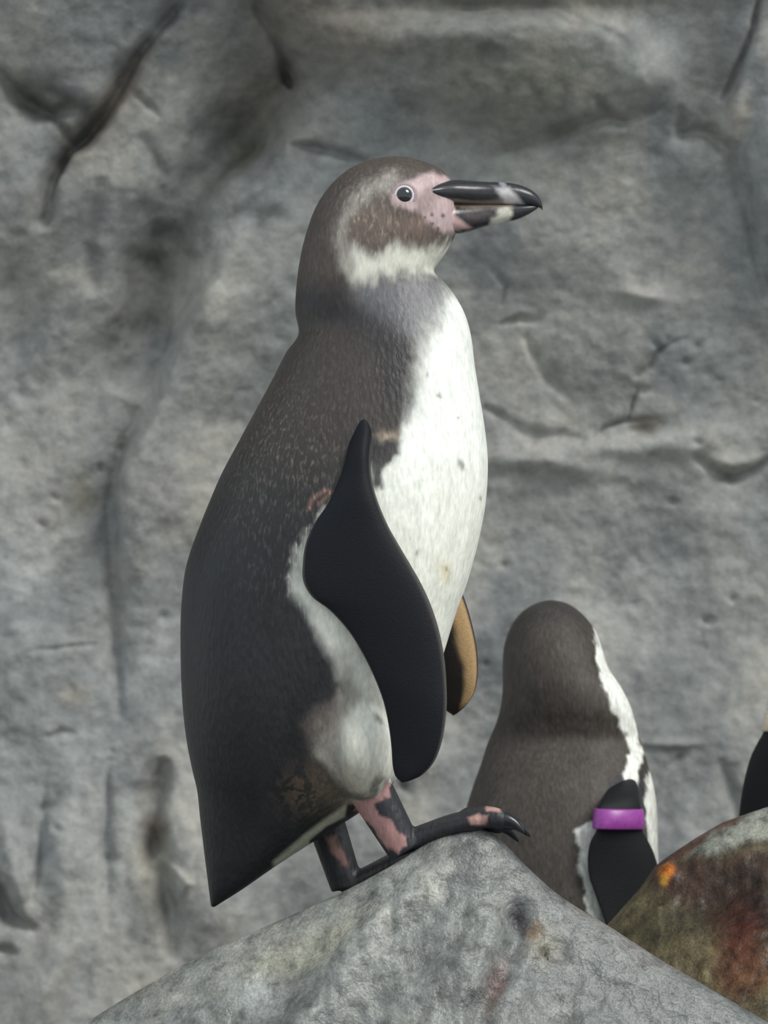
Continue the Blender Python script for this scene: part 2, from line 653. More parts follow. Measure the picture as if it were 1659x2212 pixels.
stain_and_shade(400, 500, 60, 260, 28, (0.17, 0.165, 0.15), 0.6)  # this and the next: algae streaks with the valley's shade painted in
stain_and_shade(280, 560, 50, 200, 14, (0.20, 0.20, 0.195), 0.5)
stain_and_shade(640, 20, 120, 60, 0, (0.14, 0.12, 0.10), 0.7)
stain_and_shade(1150, 0, 400, 40, 0, (0.16, 0.145, 0.12), 0.7)
stain_and_shade(1540, 150, 60, 200, 5, (0.22, 0.215, 0.20), 0.5)
stain_and_shade(90, 215, 90, 40, 25, (0.13, 0.125, 0.11), 0.7)  # shadow in the left crevice, painted as a dark patch
stain_and_shade(560, 210, 130, 150, 20, (0.162, 0.142, 0.115), 0.7)
stain_and_shade(520, 310, 60, 30, -50, (0.135, 0.155, 0.095), 0.6)
stain_and_shade(240, 215, 30, 190, 36, (0.176, 0.135, 0.108), 0.6)  # dark stripe along the diagonal crease, shade painted in
stain_and_shade(1120, 180, 260, 130, 5, (0.176, 0.169, 0.135), 0.75)
stain_and_shade(740, 80, 160, 90, 5, (0.176, 0.155, 0.128), 0.7)
stain_and_shade(180, 1075, 36, 40, 0, (0.176, 0.155, 0.108), 0.6)
stain_and_shade(350, 1790, 22, 30, 0, (0.176, 0.115, 0.095), 0.7)
stain_and_shade(340, 1900, 40, 160, 4, (0.176, 0.169, 0.142), 0.6)  # shade of the crevice between the slabs, put into the colour
stain_and_shade(1400, 910, 30, 20, 0, (0.216, 0.162, 0.108), 0.6)
stain_and_shade(150, 1500, 40, 20, 0, (0.459, 0.419, 0.351), 0.6)
stain_and_shade(1590, 250, 30, 60, 10, (0.486, 0.446, 0.378), 0.6)  # lit facet beside the right crevice, painted lighter
stain_and_shade(40, 1300, 80, 120, 0, (0.486, 0.499, 0.499), 0.5)
stain_and_shade(1400, 170, 50, 60, 20, (0.405, 0.405, 0.365), 0.7)  # lit bulge painted lighter
stain_and_shade(450, 640, 90, 160, 25, (0.419, 0.398, 0.358), 0.6)  # lit side of the ridge painted lighter
stain_and_shade(1400, 1250, 260, 240, 0, (0.446, 0.446, 0.432), 0.4)
wall = grid_obj('wall_back', V.reshape(X.shape + (3,)), M_WALL, wc)
wall['kind'] = 'structure'
wall['label'] = 'grey artificial rock wall with cracks and folds behind the penguins'

# ------------------------------------------------------------------ setting: ground
gx = np.linspace(-3.2, 3.2, 200)
gy = np.concatenate([np.linspace(-6, -0.8, 40), np.linspace(-0.77, 1.25, 130)])
X, Y = np.meshgrid(gx, gy)
gp = np.stack([X, Y, 0 * X], -1).reshape(-1, 3)
GZ = lambda x, y: 0.30 + 0.085 * np.clip((x - 0.28) / 0.12, 0, 1) * np.clip((y - 0.30) / 0.2, 0, 1)
gp[:, 2] = GZ(gp[:, 0], gp[:, 1]) + 0.008 * fbm(gp, 5, 4, 81) - 0.004
gc = np.tile(np.array([0.22, 0.22, 0.21]), (len(gp), 1)) * (1 + 0.3 * fbm(gp, 3, 4, 83))[:, None]
fl = grid_obj('floor', gp.reshape(X.shape + (3,)), M_FLOOR, gc)
fl['kind'] = 'structure'
fl['label'] = 'grey concrete ground of the penguin enclosure'

# ------------------------------------------------------------------ boulder the penguin stands on
CREST_Y = -0.055
crest = np.array([(-900, 2700), (-500, 2500), (-200, 2385), (40, 2290), (180, 2212), (280, 2150), (390, 2087), (470, 2047), (560, 2007), (650, 1968),
                  (740, 1927), (800, 1896), (860, 1862), (905, 1832), (940, 1808), (975, 1794), (1010, 1788), (1045, 1788),
                  (1075, 1806), (1105, 1838), (1150, 1884), (1200, 1929), (1255, 1965), (1310, 1996), (1420, 2068), (1560, 2150),
                  (1659, 2208), (1900, 2350), (2300, 2560), (2700, 2760)], float)
cw = P(crest[:, 0], crest[:, 1], CREST_Y)
bx = np.concatenate([np.linspace(-0.70, -0.31, 60)[:-1], np.arange(-0.31, 0.36, 0.0022), np.linspace(0.36, 0.74, 60)[1:]])
by = np.concatenate([np.linspace(-0.46, -0.20, 70)[:-1], np.arange(-0.20, 0.10, 0.0022), np.linspace(0.10, 0.33, 50)[1:]])
X, Y = np.meshgrid(bx, by)


def rock_top(x, y):
    S = np.interp(x, cw[:, 0], cw[:, 2])
    for _k in (-0.006, 0.006):
        S = S + 0.5 * (np.interp(x + _k, cw[:, 0], cw[:, 2]) - np.interp(x, cw[:, 0], cw[:, 2]))
    f = CREST_Y - y
    front = np.sqrt(np.maximum(f, 0) ** 2 + 0.012 ** 2) - 0.012
    back = np.maximum(-f, 0)
    slope = 1.35 + 0.25 * np.sin(x * 9 + 0.5)
    return S - slope * front - (0.11 + 1.6 * np.clip((x - 0.13) / 0.06, 0, 1)) * back - 3.5 * np.maximum(0, back - 0.17) ** 1.3


Zb = rock_top(X, Y)
pts = np.stack([X, Y, Zb], -1).reshape(-1, 3)
qx, qy = project(pts)
off = np.clip((CREST_Y - 0.008 - pts[:, 1]) / 0.03, 0, 1)      # relief only on the face below the crest
wob = fbm(pts, 14, 3, 5)
wx = qx + 30 * wob
wy = qy + 30 * fbm(pts + 2.2, 14, 3, 6)
hh = 0.016 * fbm(pts, 7, 4, 91) + 0.007 * fbm(pts, 26, 4, 92) + 0.0026 * fbm(pts, 90, 4, 93)
d, t = seg_dist(wx, wy, [(905, 1845), (850, 1930), (790, 2040), (700, 2150), (640, 2250)])
hh += 0.018 * np.exp(-(d / 50) ** 2)
d, t = seg_dist(wx, wy, [(1090, 1850), (1110, 1950), (1090, 2060), (1050, 2200)])
hh -= 0.014 * np.exp(-(d / 35) ** 2)
d, t = seg_dist(wx, wy, [(1140, 1890), (1320, 2020), (1480, 2120), (1640, 2220)])
hh += 0.005 * np.exp(-(d / 20) ** 2)
d, t = seg_dist(wx, wy, [(845, 1880), (830, 1960), (835, 2010)])
hh -= 0.008 * np.exp(-(d / 14) ** 2)
hole = np.hypot(qx - 1177, qy - 2049)
hh -= 0.012 * np.exp(-(hole / 7) ** 4)
hn = hh * (0.12 + 0.88 * off)
V = pts.copy()
V[:, 1] -= hn * 0.75 * off
V[:, 2] += hn * 0.6 * (0.25 + 0.75 * off)
bc = np.tile(np.array([0.215, 0.228, 0.22]), (len(pts), 1)) * (1 + 0.40 * fbm(pts, 10, 4, 101) + 0.25 * fbm(pts * np.array([1, 1, 2.5]), 40, 3, 102))[:, None]
bc = blend(bc, 0.8 * sstep(fbm(pts, 18, 4, 103) - 0.16, 0.12), (0.328, 0.332, 0.304))
bc = blend(bc, 0.6 * sstep(fbm(pts, 26, 4, 107) - 0.12, 0.12), (0.133, 0.136, 0.133))


def spot(c0, px0, py0, rx, ry, ang, c, amt, sh=1.5):
    a = math.radians(ang)
    x, y = wx - px0, wy - py0
    u = (x * math.cos(a) + y * math.sin(a)) / rx
    v = (-x * math.sin(a) + y * math.cos(a)) / ry
    return blend(c0, amt * np.exp(-(u * u + v * v) ** sh), c)


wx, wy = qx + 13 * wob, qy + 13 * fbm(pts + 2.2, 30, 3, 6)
bc = blend(bc, 0.6 * sstep(wx - 1090 - 0.1 * (wy - 1900), 50), (0.165, 0.178, 0.182))  # right facet darker: its shade painted into the stone colour
bc = spot(bc, 660, 2060, 170, 40, -22, (0.343, 0.335, 0.257), 0.6)
bc = spot(bc, 860, 1900, 40, 75, 25, (0.44, 0.46, 0.44), 0.8)  # this and the next three: lit highlights on the face, painted pale
bc = spot(bc, 925, 1925, 30, 26, 0, (0.42, 0.43, 0.39), 0.8)
bc = spot(bc, 770, 2050, 30, 120, 35, (0.38, 0.39, 0.37), 0.7)
bc = spot(bc, 560, 2150, 60, 50, 0, (0.44, 0.46, 0.45), 0.75)
bc = spot(bc, 300, 2150, 90, 20, -30, (0.156, 0.140, 0.117), 0.5)
bc = spot(bc, 1118, 1960, 16, 40, -20, (0.078, 0.066, 0.078), 0.92)
bc = spot(bc, 1150, 2003, 20, 22, 0, (0.234, 0.156, 0.094), 0.92)
bc = spot(bc, 1170, 2040, 40, 40, 0, (0.234, 0.211, 0.156), 0.6)
bc = spot(bc, 1075, 2095, 24, 52, 8, (0.133, 0.074, 0.066), 0.92)
bc = spot(bc, 1062, 2150, 18, 40, 0, (0.172, 0.133, 0.101), 0.5)
bc = spot(bc, 1130, 1855, 50, 14, 35, (0.078, 0.078, 0.101), 0.92)
bc = spot(bc, 1200, 1910, 40, 12, 40, (0.187, 0.133, 0.101), 0.6)
bc = spot(bc, 1330, 2020, 190, 14, 33, (0.195, 0.172, 0.164), 0.6)
bc = spot(bc, 1385, 2080, 70, 7, 27, (0.328, 0.312, 0.289), 0.6)
bc = spot(bc, 1420, 2170, 220, 70, 28, (0.172, 0.183, 0.187), 0.6)
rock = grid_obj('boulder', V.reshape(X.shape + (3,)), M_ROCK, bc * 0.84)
rock['label'] = 'pale grey pointed boulder under the standing penguin'
rock['category'] = 'rock'

# ------------------------------------------------------------------ rust-stained boulder on the right
R_Y = 0.20
rc = np.array([(900, 2700), (1150, 2330), (1250, 2100), (1310, 2000), (1350, 1955), (1385, 1915), (1415, 1872), (1450, 1845), (1500, 1812), (1560, 1778),
               (1620, 1756), (1680, 1736), (1760, 1715), (1900, 1700), (2100, 1740), (2300, 1900), (2600, 2400), (2700, 2700)], float)
rw = P(rc[:, 0], rc[:, 1], R_Y)
bx = np.concatenate([np.linspace(0.10, 0.17, 20)[:-1], np.arange(0.17, 0.38, 0.002), np.linspace(0.38, 0.72, 60)[1:]])
by = np.concatenate([np.linspace(-0.16, 0.04, 40)[:-1], np.arange(0.04, 0.28, 0.002), np.linspace(0.28, 0.36, 24)[1:]])
X, Y = np.meshgrid(bx, by)
S = np.interp(X, rw[:, 0], rw[:, 2])
f = R_Y - Y
Zb = S - 1.25 * (np.sqrt(np.maximum(f, 0) ** 2 + 0.03 ** 2) - 0.03) - 0.6 * np.maximum(-f, 0) - 40 * np.maximum(-f - 0.03, 0) ** 2
Zb = np.maximum(Zb - 6.0 * np.maximum(0.03 - Y, 0), 0.26)
pts = np.stack([X, Y, Zb], -1).reshape(-1, 3)
qx, qy = project(pts)
wx = qx + 34 * fbm(pts, 22, 4, 5)
wy = qy + 34 * fbm(pts + 2.2, 22, 4, 6)
hh = 0.008 * fbm(pts, 12, 4, 111) + 0.0045 * fbm(pts, 40, 4, 112) + 0.0018 * fbm(pts, 130, 3, 113)
hh += 0.010 * np.exp(-((qx - 1440) / 26) ** 2 - ((qy - 1890) / 26) ** 2)
hh -= 0.010 * np.exp(-((qx - 1560) / 60) ** 2 - ((qy - 1940) / 50) ** 2)
off = np.clip((R_Y - 0.002 - pts[:, 1]) / 0.03, 0, 1)
hn = hh * (0.2 + 0.8 * off)
V = pts.copy()
V[:, 1] -= hn * 0.7 * off
V[:, 2] += hn * 0.6
kc = np.tile(np.array([0.115, 0.095, 0.052]), (len(pts), 1)) * (1 + 0.5 * fbm(pts, 24, 4, 121))[:, None]
kc = blend(kc, 0.6 * sstep(fbm(pts, 30, 4, 123) - 0.1, 0.15), (0.20, 0.165, 0.09))
kc = blend(kc, 0.5 * sstep(fbm(pts, 34, 4, 125) - 0.15, 0.12), (0.045, 0.045, 0.03))
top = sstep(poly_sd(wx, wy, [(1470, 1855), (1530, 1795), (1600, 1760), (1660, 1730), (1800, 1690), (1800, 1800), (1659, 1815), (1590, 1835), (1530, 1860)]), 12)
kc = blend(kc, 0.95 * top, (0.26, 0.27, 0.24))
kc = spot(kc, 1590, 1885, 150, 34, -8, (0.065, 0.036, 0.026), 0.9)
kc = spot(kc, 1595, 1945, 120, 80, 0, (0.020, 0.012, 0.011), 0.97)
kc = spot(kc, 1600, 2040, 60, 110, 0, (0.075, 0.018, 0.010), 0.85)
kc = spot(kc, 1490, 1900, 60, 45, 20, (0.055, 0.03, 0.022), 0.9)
kc = spot(kc, 1620, 2100, 60, 50, 0, (0.13, 0.050, 0.020), 0.6)
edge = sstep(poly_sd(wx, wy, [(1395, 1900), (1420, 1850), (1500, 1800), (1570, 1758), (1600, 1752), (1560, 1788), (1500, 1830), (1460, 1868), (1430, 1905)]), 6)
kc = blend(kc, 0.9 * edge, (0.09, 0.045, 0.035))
wx, wy = qx + 6 * fbm(pts, 60, 3, 5), qy + 6 * fbm(pts + 1, 60, 3, 5)
kc = spot(kc, 1440, 1892, 15, 24, 30, (0.55, 0.17, 0.03), 1.0, 2.0)
kc = spot(kc, 1432, 1908, 9, 9, 0, (0.60, 0.36, 0.06), 0.8)
rust = grid_obj('stained_boulder', V.reshape(X.shape + (3,)), M_RUST, kc)
rust['label'] = 'rust-brown stained wet boulder with an orange spot'
rust['category'] = 'rock'

# ------------------------------------------------------------------ the standing penguin
foot_base = P(868, 1850, -0.045)
peng = empty('penguin', [float(t) for t in (foot_base[0], 0.0, foot_base[2])],
             'tall penguin standing sideways on the pointed boulder, white belly, mottled pink face', 'penguin',
             None)

#        back x,y      front x,y    half width (m)  superellipse-ish
ST = [
    (976, 392, 986, 498, 0.015), (958, 370, 982, 512, 0.021), (928, 353, 973, 530, 0.030), (888, 342, 963, 546, 0.040), (845, 338, 955, 558, 0.0445),
    (795, 347, 948, 567, 0.048), (750, 368, 943, 574, 0.050), (710, 405, 940, 579, 0.0515), (681, 450, 938, 583, 0.0525), (661, 505, 937, 586, 0.053),
    (648, 560, 938, 589, 0.053), (640, 620, 944, 595, 0.0535), (638, 675, 958, 608, 0.0545), (645, 722, 982, 638, 0.057), (619, 760, 1004, 678, 0.063),
    (596, 805, 1018, 728, 0.070), (569, 856, 1026, 792, 0.078), (539, 911, 1037, 860, 0.085), (508, 968, 1048, 930, 0.091), (478, 1025, 1054, 1000, 0.096),
    (452, 1085, 1050, 1080, 0.099), (430, 1140, 1040, 1140, 0.101), (410, 1195, 1026, 1200, 0.102), (398, 1245, 1007, 1265, 0.103),
    (391, 1320, 985, 1325, 0.103), (390, 1400, 962, 1400, 0.102), (392, 1480, 940, 1470, 0.100), (397, 1550, 918, 1545, 0.096), (405, 1610, 892, 1615, 0.090),
    (416, 1665, 858, 1682, 0.080), (426, 1708, 800, 1738, 0.066), (432, 1765, 722, 1790, 0.052), (438, 1815, 655, 1832, 0.042), (444, 1865, 588, 1876, 0.033),
    (450, 1912, 522, 1922, 0.022), (456, 1962, 468, 1956, 0.008)]
S = spline(ST, 240)
A = P(S[:, 0], S[:, 1], 0.0)
B = P(S[:, 2], S[:, 3], 0.0)
W = np.zeros_like(A)
W[:, 1] = S[:, 4]
trunk = ring_mesh(loft_pairs(A, B, W, 96, 2.15))


def rotY(deg):
    a = math.radians(deg)
    return np.array([[math.cos(a), 0, math.sin(a)], [0, 1, 0], [-math.sin(a), 0, math.cos(a)]])


parts = [trunk]
# thighs
parts.append(ellipsoid(P(772, 1590, -0.062), (0.030, 0.034, 0.056), rotY(-10)))
parts.append(ellipsoid(P(725, 1640, 0.050), (0.030, 0.034, 0.050), rotY(-10)))


def leg(y, knee, ankle, toe, r0, r1):
    k, a, tt = P(*knee, y), P(*ankle, y), P(*toe, y)
    s = np.linspace(0, 1, 12)[:, None]
    shin = tube(k + (a - k) * s, np.linspace(r0, r1, 12), 20)
    s = np.linspace(0, 1, 14)
    mid = a + (tt - a) * s[:, None]
    return ring_mesh(shin), mid


def foot(y, pts_px, halfw, thick, toes, splay):
    """sole body along pts_px, then three toes"""
    out = []
    p = spline(np.array([(x, yy, 0, 0) for x, yy in pts_px], float), 16)[:, :2]
    c = P(p[:, 0], p[:, 1], y)
    hw = np.interp(np.linspace(0, 1, 16), np.linspace(0, 1, len(halfw)), halfw)
    th = np.interp(np.linspace(0, 1, 16), np.linspace(0, 1, len(thick)), thick)
    T = np.gradient(c, axis=0)
    T /= np.linalg.norm(T, axis=1)[:, None]
    N = np.stack([-T[:, 2], 0 * T[:, 0], T[:, 0]], -1)
    W = np.zeros_like(c)
    W[:, 1] = hw
    out.append(ring_mesh(loft_pairs(c - N * th[:, None], c + N * th[:, None], W, 24, 2.6)))
    tips = []
    base = c[-3]
    for k, (dx, dz, L) in enumerate(toes):
        yy = splay * (k - 1)
        s = np.linspace(0, 1, 12)[:, None]
        end = base + np.array([dx, yy, dz])
        path = base + np.array([0, yy * 0.55, 0]) + (end - base - np.array([0, yy * 0.55, 0])) * s
        path[:, 2] += 0.0045 * np.sin(np.pi * s[:, 0])
        rr = 1.18 * np.array([.0085, .009, .009, .0088, .0085, .0085, .0083, .008, .0078, .0074, .0066, .005])
        out.append(ring_mesh(tube(path, rr, 16)))
        tips.append((path[-2], path[-1] - path[-3]))
    return out, tips


sh, _ = leg(-0.050, (797, 1700), (876, 1838), (900, 1830), 0.0195, 0.0150)
parts.append(sh)
fpn, tips_n = foot(-0.045, [(850, 1828), (880, 1818), (925, 1800), (975, 1782), (1030, 1768)], [.011, .014, .018, .023, .027], [.010, .0095, .009, .009, .0085],
                   [(0.036, 0.001, 1), (0.042, -0.003, 1), (0.034, -0.007, 1)], 0.021)
parts += fpn
sh, _ = leg(0.050, (705, 1780), (750, 1916), (760, 1910), 0.0165, 0.0145)
parts.append(sh)
fpf, tips_f = foot(0.050, [(738, 1922), (768, 1906), (808, 1884), (852, 1860), (900, 1834)], [.011, .014, .018, .023, .027], [.009, .0085, .008, .0075, .007],
                   [(0.036, 0.008, 1), (0.042, 0.010, 1), (0.032, 0.006, 1)], 0.021)
parts += fpf
bv, bf = remeshed(*merge(*parts), 0.0017, 5)

# markings, with some shade and sheen: painted by where they sit on the plumage, the same on both sides
mv = bv.copy()
mv[:, 1] = -np.abs(mv[:, 1])
qx, qy = project(mv)
nz = fbm(mv, 60, 3, 131)
nz2 = fbm(mv * np.array([1, 1, 0.5]), 160, 3, 137)
ux, uy = qx + 9 * nz + 8 * nz2, qy + 9 * fbm(mv + 4, 60, 3, 133) + 14 * nz2
DARK = (0.0135, 0.0145, 0.0165)  # near black: lower-back shade painted in with the dark plumage
WHITE = (0.80, 0.82, 0.77)
c = np.tile(np.array(DARK), (len(bv), 1))
c = c * (1 + 0.35 * fbm(mv * np.array([1, 1, 0.4]), 45, 3, 141))[:, None]
# browner mantle and head
c = blend(c, 0.85 * sstep(1020 - uy, 200), (0.050, 0.041, 0.036))
c = blend(c, 0.8 * sstep(640 - uy, 80), (0.074, 0.058, 0.050))
# belly and chest
belly = [(1300, 560), (985, 590), (962, 640), (935, 700), (908, 770), (888, 840), (890, 900), (862, 950), (835, 1000), (800, 1010), (730, 1080), (690, 1125),
         (648, 1190), (640, 1280), (684, 1345), (728, 1425), (752, 1480), (735, 1545), (706, 1590), (690, 1630), (735, 1690), (770, 1760), (900, 1800), (1300, 1800)]
sd = poly_sd(ux, uy, belly)
soft = np.interp(uy, [600, 720, 850, 950, 1060, 1120, 1300, 1700], [46, 46, 28, 16, 12, 20, 28, 22])
c = blend(c, sstep(sd, soft), WHITE)
c = blend(c, 0.5 * sstep(sd, 20) * sstep(uy - 1050, 150), (0.78, 0.775, 0.66))
# grey veil in front of the neck, ochre wash low on the belly
gv = sstep(poly_sd(ux, uy, [(760, 600), (850, 588), (930, 585), (962, 610), (950, 680), (900, 740), (830, 720), (770, 670)]), 32)
c = blend(c, 0.75 * gv, (0.17, 0.17, 0.185))
th = np.exp(-((ux - 765) / 70) ** 2 - ((uy - 1690) / 60) ** 2)
c = blend(c, 0.75 * th, (0.22, 0.185, 0.13))
c = blend(c, 0.85 * sstep(poly_sd(ux, uy, [(660, 1560), (735, 1500), (745, 1420), (775, 1500), (748, 1600), (740, 1680), (690, 1650)]), 30), (0.16, 0.14, 0.125))
fold_shade = seg_dist(ux, uy, [(680, 1640), (720, 1695), (760, 1722), (800, 1722), (825, 1690)])[0]  # dark line under the thigh: crease shade painted on
c = blend(c, 0.75 * np.exp(-(fold_shade / 14) ** 2), (0.035, 0.03, 0.028))
# warm brown feathers over the rump, pale vent strip under the tail
rump = np.exp(-((ux - 660) / 55) ** 2 - ((uy - 1715) / 48) ** 2)
c = blend(c, 0.6 * rump * (0.5 + 0.5 * np.sign(nz2)), (0.14, 0.095, 0.065))
vent = sstep(poly_sd(qx, qy, [(752, 1735), (700, 1772), (660, 1802), (590, 1862), (600, 1920), (760, 1830), (800, 1760)]), 7)
c = blend(c, vent, (0.46, 0.46, 0.36))
# head
pale = sstep(poly_sd(ux, uy, [(742, 560), (762, 535), (800, 548), (860, 530), (920, 538), (985, 520), (1000, 545), (940, 592), (870, 584), (815, 594), (785, 618), (755, 606)]), 20)
c = blend(c, 0.95 * pale, (0.66, 0.65, 0.57))
ck = sstep(poly_sd(ux, uy, [(765, 440), (830, 440), (890, 470), (940, 505), (950, 525), (860, 520), (800, 530), (765, 520), (745, 490)]), 26)
c = blend(c, 0.8 * ck, (0.150, 0.115, 0.095))
st = seg_dist(ux, uy, [(852, 388), (800, 412), (760, 442), (738, 480), (735, 520), (750, 566)])  # streak behind the eye: a highlight painted on the feathers
c = blend(c, 0.75 * np.exp(-(st[0] / 17) ** 2), (0.34, 0.31, 0.28))
dk = seg_dist(ux, uy, [(650, 650), (700, 655), (760, 675), (820, 705), (850, 760), (865, 850)])[0]  # dark neck collar, with the shade below the cheek painted in
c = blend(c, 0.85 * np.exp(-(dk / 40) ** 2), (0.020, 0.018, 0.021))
pink = poly_sd(qx + 6 * nz, qy + 6 * nz2, [(893, 390), (908, 377), (930, 372), (958, 380), (990, 390), (1000, 440), (1020, 490), (990, 503), (952, 500), (926, 484), (905, 458), (880, 452), (852, 440), (848, 418), (862, 400)])
c = blend(c, 0.95 * sstep(pink, 9), (0.46, 0.345, 0.35))
c = blend(c, 0.8 * sstep(poly_sd(qx + 5 * nz, qy + 5 * nz2, [(912, 406), (945, 400), (960, 425), (940, 436), (935, 452), (900, 456), (898, 430)]), 9), (0.25, 0.18, 0.18))
c = blend(c, 0.5 * np.exp(-((qx - 905) / 22) ** 2 - ((qy - 482) / 16) ** 2), (0.26, 0.17, 0.14))
und = np.exp(-((ux - 880) / 34) ** 2 - ((uy - 462) / 10) ** 2)
c = blend(c, 0.7 * und, (0.10, 0.07, 0.065))
for (sx, sy, sr) in [(957, 466, 5), (933, 464, 4), (934, 483, 4), (918, 470, 3), (946, 494, 4)]:
    c = blend(c, 0.85 * np.exp(-(np.hypot(qx - sx, qy - sy) / sr) ** 4), (0.06, 0.045, 0.05))
# flecks on the breast
for (sx, sy, sr) in [(996, 1003, 7), (951, 853, 4), (921, 806, 4), (898, 1198, 6), (812, 1545, 9), (990, 905, 3), (1042, 1078, 4), (965, 1232, 4)]:
    c = blend(c, 0.75 * np.exp(-(np.hypot(ux - sx, (uy - sy) * 0.7) / sr) ** 2), (0.12, 0.11, 0.11))
c = blend(c, 0.55 * np.exp(-((ux - 960) / 14) ** 2 - ((uy - 1235) / 22) ** 2), (0.55, 0.46, 0.22))
# dark armpit in front of the shoulder and its warm tuft
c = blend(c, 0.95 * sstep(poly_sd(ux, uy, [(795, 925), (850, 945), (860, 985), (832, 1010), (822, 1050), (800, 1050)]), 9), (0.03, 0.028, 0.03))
c = blend(c, 0.7 * np.exp(-((ux - 840) / 22) ** 2 - ((uy - 940) / 12) ** 2), (0.42, 0.33, 0.25))
# reddish scar near the trailing edge of the flipper
sc = seg_dist(qx, qy, [(690, 1090), (715, 1062), (700, 1060), (672, 1082), (668, 1098)])[0]
c = blend(c, 0.7 * np.exp(-(sc / 5) ** 2), (0.20, 0.12, 0.10))
# legs and feet
legm = ((qy > 1712) & (qx > 765)) | (poly_sd(qx, qy, [(672, 1805), (700, 1780), (745, 1775), (800, 1800), (1000, 1800), (1000, 2000), (640, 2000)]) > 0)
legn = sstep(poly_sd(qx, qy, [(750, 1735), (776, 1730), (815, 1722), (838, 1688), (880, 1700), (1300, 1700), (1300, 2000), (690, 2000), (668, 1815), (705, 1785), (745, 1765)]), 4)
skin = np.tile(np.array([0.022, 0.022, 0.027]), (len(bv), 1))
pk = sstep(poly_sd(qx + 14 * nz2 + 8 * nz, qy + 14 * nz, [(740, 1720), (840, 1680), (838, 1720), (812, 1735), (822, 1765), (850, 1775), (882, 1822), (862, 1850), (830, 1820)]), 4)
pk2 = sstep(poly_sd(qx + 14 * nz2, qy + 14 * nz, [(700, 1820), (722, 1815), (745, 1855), (752, 1890), (735, 1885), (712, 1850)]), 6)
pk3 = sstep(poly_sd(qx + 8 * nz2, qy + 8 * nz, [(1010, 1765), (1030, 1758), (1055, 1765), (1050, 1782), (1020, 1784)]), 4)
pk4 = sstep(poly_sd(qx + 6 * nz2, qy + 6 * nz, [(1050, 1742), (1085, 1746), (1082, 1756), (1052, 1754)]), 3)
skin = blend(skin, 0.95 * pk, (0.38, 0.21, 0.20))
skin = blend(skin, 0.8 * pk2, (0.26, 0.15, 0.13))
skin = blend(skin, 0.9 * np.maximum(pk3, pk4), (0.42, 0.25, 0.22))
c = c * (1 - legn[:, None]) + skin * legn[:, None]
fleck = np.exp(-(((ux - 610) / 150) ** 2 + ((uy - 1080) / 230) ** 2) ** 1.5) + 0.5 * np.exp(-((ux - 800) / 90) ** 2 - ((uy - 480) / 80) ** 2) + 0.12  # mask for the painted sheen flecks on mantle and cheek
fleck = np.maximum(fleck, 1.0 * np.exp(-((ux - 650) / 50) ** 2 - ((uy - 1230) / 130) ** 2)) * (1 - legn)
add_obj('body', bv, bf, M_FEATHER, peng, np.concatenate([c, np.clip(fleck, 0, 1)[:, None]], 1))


def surf(px0, py0):
    nr = bv[:, 1] < 0
    vv = bv[nr]
    x, y = project(vv)
    i = np.argsort(np.hypot(x - px0, y - py0))[:6]
    return vv[i].mean(0)


def mirror_pair(fn, name, mat, parent, col=None):
    v, f = fn
    a = add_obj(name, v, f, mat, parent, col)
    w = v.copy()
    w[:, 1] *= -1
    b = add_obj(name, w, [q[::-1] for q in f], mat, parent, col)
    return a, b


# eyes
ec = surf(873, 421)
R = 17 * 4e-4


def eye_parts(c0, parent, mirror=False, out=np.array([0.10, -1.0, 0.05])):
    n = out / np.linalg.norm(out)
    t1 = np.cross(n, (0, 0, 1.0)); t1 /= np.linalg.norm(t1)
    t2 = np.cross(t1, n)
    M = np.stack([t1, t2, n], 1)

    def dome(r, h, seg=28, rows=8, z0=0.0):
        a = np.linspace(0.02, 1, rows) * np.pi / 2
        rings = [[(r * math.sin(t) * math.cos(q), r * math.sin(t) * math.sin(q), z0 + h * math.cos(t)) for q in np.linspace(0, 2 * np.pi, seg, endpoint=False)] for t in a]
        return ring_mesh(np.array(rings) @ M.T + c0)

    def torus(r, rr, seg=36, k=12, z0=0.0, sq=1.0):
        v = np.array([[((r + rr * math.cos(b)) * math.cos(a), (r + rr * math.cos(b)) * math.sin(a) * sq, z0 + rr * 0.8 * math.sin(b)) for b in np.linspace(0, 2 * np.pi, k, endpoint=False)]
                      for a in np.linspace(0, 2 * np.pi, seg, endpoint=False)])
        n_, m_, _ = v.shape
        f = [(i * m_ + j, ((i + 1) % n_) * m_ + j, ((i + 1) % n_) * m_ + (j + 1) % m_, i * m_ + (j + 1) % m_) for i in range(n_) for j in range(m_)]
        return v.reshape(-1, 3) @ M.T + c0, f
    return dome(R * 1.02, R * 0.62), torus(R * 1.10, R * 0.20, z0=R * 0.06), torus(R * 1.42, R * 0.30, z0=-R * 0.05, sq=0.96)


ball, iris, lid = eye_parts(ec + np.array([0, 0.0012, 0]), peng)
eyes = mirror_pair(ball, 'eye', M_EYE, peng)
for nm, g, mt in (('iris', iris, M_IRIS), ('eyelid', lid, M_LID)):
    a, b = mirror_pair(g, nm, mt, peng)
    a.parent, b.parent = eyes


# beak
def beak_mesh(rows, yc=0.0):
    """rows: x, top y, bottom y, half width"""
    s = spline(np.array([(x, t, x, b, w) for x, t, b, w in rows], float), 60)
    A, B = P(s[:, 0], s[:, 1], yc), P(s[:, 2], s[:, 3], yc)
    W = np.zeros_like(A)
    W[:, 1] = s[:, 4]
    return ring_mesh(loft_pairs(A, B, W, 40, 2.2))


